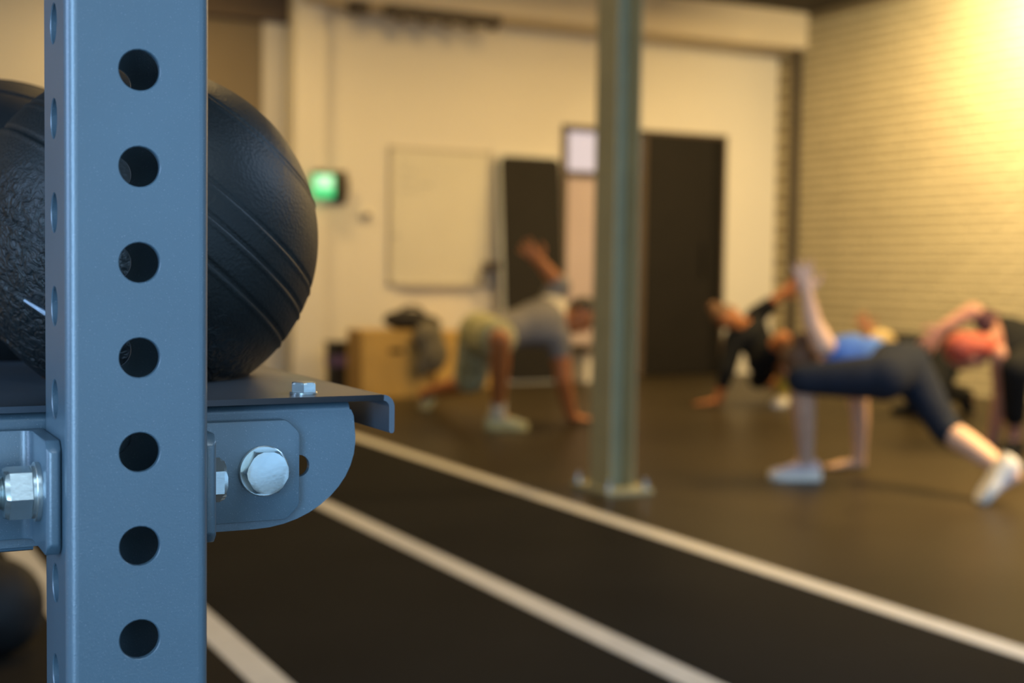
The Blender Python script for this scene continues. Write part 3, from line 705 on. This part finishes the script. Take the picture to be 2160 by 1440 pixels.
# woman in blue: long lunge, left hand raised
J = dict(hipR=at(1862, 795, 5.95), hipL=at(1912, 768, 6.15), shR=at(1806, 800, 6.35), shL=at(1738, 728, 6.10),
    elR=at(1814, 880, 6.45), wrR=ground(1812, 975, .036), elL=at(1714, 680, 6.12), wrL=at(1703, 622, 6.12),
    knR=at(1692, 800, 5.98), anR=ground(1700, 974, .083), knL=at(1995, 905, 5.98), anL=ground(2138, 1004, .118),
    handR=-RT*.9 + V((0, 0, -.12)), nrmR=Z, handL=V((0, 0, 1))-RT*.2, nrmL=-FR,
    toeR=-RT + FR*.05, supR=Z, toeL=V((0, 0, -.88)) - RT*.50, supL=RT*.88 + V((0, 0, -.5)),
    head=at(1700, 768, 6.22), face=-RT*.2 + V((0, 0, -1)) + FR*.45, hup=-RT + V((0, 0, .1)))
person('woman in blue top and black leggings lunging low with one arm raised', J, M['skin_pale'],
    [('top', M['blue'], [('torso', .28, 1.0)]),
     ('leggings', M['navy'], [('torso', 0, .22), ('hipR', 'hipL', 0, 1.0, .112, .112), ('hipR', 'knR', 0, 1.0, .104, .072), ('hipL', 'knL', 0, 1.0, .104, .070), ('knL', 'anL', 0, .08, .070, .066)]),
     ], M['brownhair'], 'bun', dict(L=(M['lightblue'], M['sole']), R=(M['lavender'], M['sole'])), k=.97, hk=.9)
# man in grey shirt
J = dict(armk=1.18, hipR=at(1035, 712, 8.1), hipL=at(1010, 700, 8.4), shR=at(1178, 712, 8.3), shL=at(1164, 640, 8.5),
    elR=at(1188, 800, 8.3), wrR=ground(1205, 880, .038), elL=at(1180, 602, 8.5), wrL=at(1142, 556, 8.45),
    knR=at(1056, 716, 7.70), anR=ground(1050, 874, .089), knL=at(990, 806, 8.6), anL=ground(895, 830, .10),
    handR=RT + FR*.1 + V((0, 0, -.1)), nrmR=Z, handL=-RT*.75 + Z*.8, nrmL=-FR,
    toeR=RT + FR*.05, supR=Z, toeL=V((0, 0, -.75)) - RT*.45, supL=-RT*.7 + V((0, 0, .5)) , 
    head=at(1222, 668, 8.4), face=RT*.45 - FR*.35 + V((0, 0, -.6)), hup=RT + V((0, 0, .25)))
person('man in grey shirt and pale green shorts kneeling with one arm raised', J, M['skin_brown'],
    [('shirt', M['grey'], [('torso', .08, 1.0), ('shR', 'elR', 0, .35, .075, .068), ('shL', 'elL', 0, .95, .082, .074)]),
     ('shorts', M['sage'], [('torso', 0, .10), ('hipR', 'hipL', 0, 1.0, .118, .118), ('hipR', 'knR', 0, .62, .118, .112), ('hipL', 'knL', 0, .88, .125, .105)]),
     ('collar', M['whitecloth'], [('shL', 'shR', .10, .5, .092, .088)]),
     ('sock', M['whitecloth'], [('knR', 'anR', .86, 1.0, .046, .046)])],
    M['blackhair'], 'short', dict(L=(M['lime'], M['limesole']), R=(M['lime'], M['limesole'])), k=1.04)
# person in black by the dark door
J = dict(hipR=at(1606, 762, 9.6), hipL=at(1632, 752, 9.8), shR=at(1550, 712, 9.6), shL=at(1592, 668, 9.75),
    elR=at(1534, 782, 9.55), wrR=ground(1514, 846, .037), elL=at(1624, 643, 9.7), wrL=at(1648, 622, 9.65),
    knR=at(1652, 715, 9.3), anR=ground(1650, 830, .085), knL=at(1600, 800, 10.0), anL=at(1690, 812, 10.1),
    handR=-RT + FR*.1 + V((0, 0, -.12)), nrmR=Z, handL=RT*.6 + Z*.5 - FR*.2, nrmL=-FR,
    toeR=-FR*.9 - RT*.4, supR=Z, toeL=RT*.6 + V((0, 0, -.6)), supL=RT + V((0, 0, .2)),
    head=at(1540, 672, 9.6), face=-FR*.6 + V((0, 0, -.4)) + RT*.35, hup=-RT*.8 + V((0, 0, .4)))
person('person in black clothes with tied-up hair bracing on one hand before the black door', J, M['skin_brown'],
    [('top', M['blackcloth'], [('torso', .0, 1.0), ('shR', 'elR', 0, 1.0, .078, .062), ('elR', 'wrR', 0, .4, .06, .05), ('shL', 'elL', 0, 1.0, .074, .060)]),
     ('shorts', M['blackcloth'], [('torso', 0, .1), ('hipR', 'hipL', 0, 1.0, .11, .11), ('hipR', 'knR', 0, .55, .105, .095), ('hipL', 'knL', 0, 1.0, .105, .075)]),
     ('sock', M['yellow'], [('knR', 'anR', .62, 1.0, .050, .044)])],
    M['brownhair'], 'bun', dict(L=(M['blackcloth'], M['sole']), R=(M['whitecloth'], M['sole'])), k=1.0)
# blond person in black behind the woman
J = dict(hipR=at(2000, 745, 8.9), hipL=at(2006, 728, 9.2), shR=at(1912, 770, 9.0), shL=at(1905, 722, 9.2),
    elR=at(1935, 818, 9.0), wrR=ground(1962, 846, .037), elL=at(1862, 712, 9.35), wrL=at(1836, 706, 9.3),
    knR=at(1978, 822, 8.7), anR=ground(2045, 835, .115), knL=at(1925, 800, 9.1), anL=ground(1935, 846, .085),
    handR=-RT + V((0, 0, -.1)), nrmR=Z, handL=-RT*.6 + Z, nrmL=-FR,
    toeR=RT*.3 + V((0, 0, -.5)), supR=RT, toeL=-RT, supL=Z,
    head=at(1866, 738, 9.0), face=-FR*.35 + V((0, 0, -1)) - RT*.4, hup=-RT*.8 - FR*.5)
person('blond person in black clothes crouching behind the woman in blue', J, M['skin_tan'],
    [('top', M['blackcloth'], [('torso', .0, 1.0), ('shR', 'elR', 0, 1.0, .074, .060), ('shL', 'elL', 0, .8, .070, .056)]),
     ('leggings', M['blackcloth'], [('torso', 0, .1), ('hipR', 'hipL', 0, 1.0, .11, .11), ('hipR', 'knR', 0, 1.0, .108, .078), ('hipL', 'knL', 0, 1.0, .108, .078), ('knR', 'anR', 0, .9, .078, .05), ('knL', 'anL', 0, .9, .078, .05)])],
    M['blond'], 'short', dict(L=(M['blackcloth'], M['blackcloth']), R=(M['blackcloth'], M['blackcloth'])), k=1.0, hk=1.06)
# person at the right edge
J = dict(hipR=at(2225, 735, 7.1), hipL=at(2232, 715, 7.35), shR=at(2112, 748, 7.15), shL=at(2098, 690, 7.35),
    elR=at(2112, 835, 7.25), wrR=ground(2092, 935, .037), elL=at(2052, 655, 7.4), wrL=at(1990, 690, 7.4),
    knR=at(2142, 775, 6.95), anR=ground(2140, 922, .085), knL=at(2290, 850, 7.2), anL=at(2390, 915, 7.1),
    handR=-RT*.8 + V((0, 0, -.25)), nrmR=Z, handL=-RT*.5 - Z*.6, nrmL=-FR,
    toeR=-FR*.7 - RT*.5, supR=Z, toeL=V((0, 0, -.8)) - RT*.3, supL=RT + V((0, 0, -.4)),
    head=at(2042, 742, 7.2), face=FR*.5 + V((0, 0, -.8)) - RT*.1, hup=-RT + V((0, 0, -.1)))
person('red-haired person in black reaching one arm to the floor, cut by the photo edge', J, M['skin_rose'],
    [('top', M['blackcloth'], [('torso', .0, .96)]), ('sleeve', M['plum'], [('shL', 'elL', 0, .45, .078, .062)]),
     ('leggings', M['blackcloth'], [('torso', 0, .1), ('hipR', 'hipL', 0, 1.0, .11, .11), ('hipR', 'knR', 0, 1.0, .105, .076), ('hipL', 'knL', 0, 1.0, .105, .076), ('knR', 'anR', 0, .68, .076, .058), ('knL', 'anL', 0, .8, .076, .05)])],
    M['redhair'], 'long', dict(L=(M['blackcloth'], M['blackcloth']), R=(M['blackcloth'], M['blackcloth'])), k=1.0)
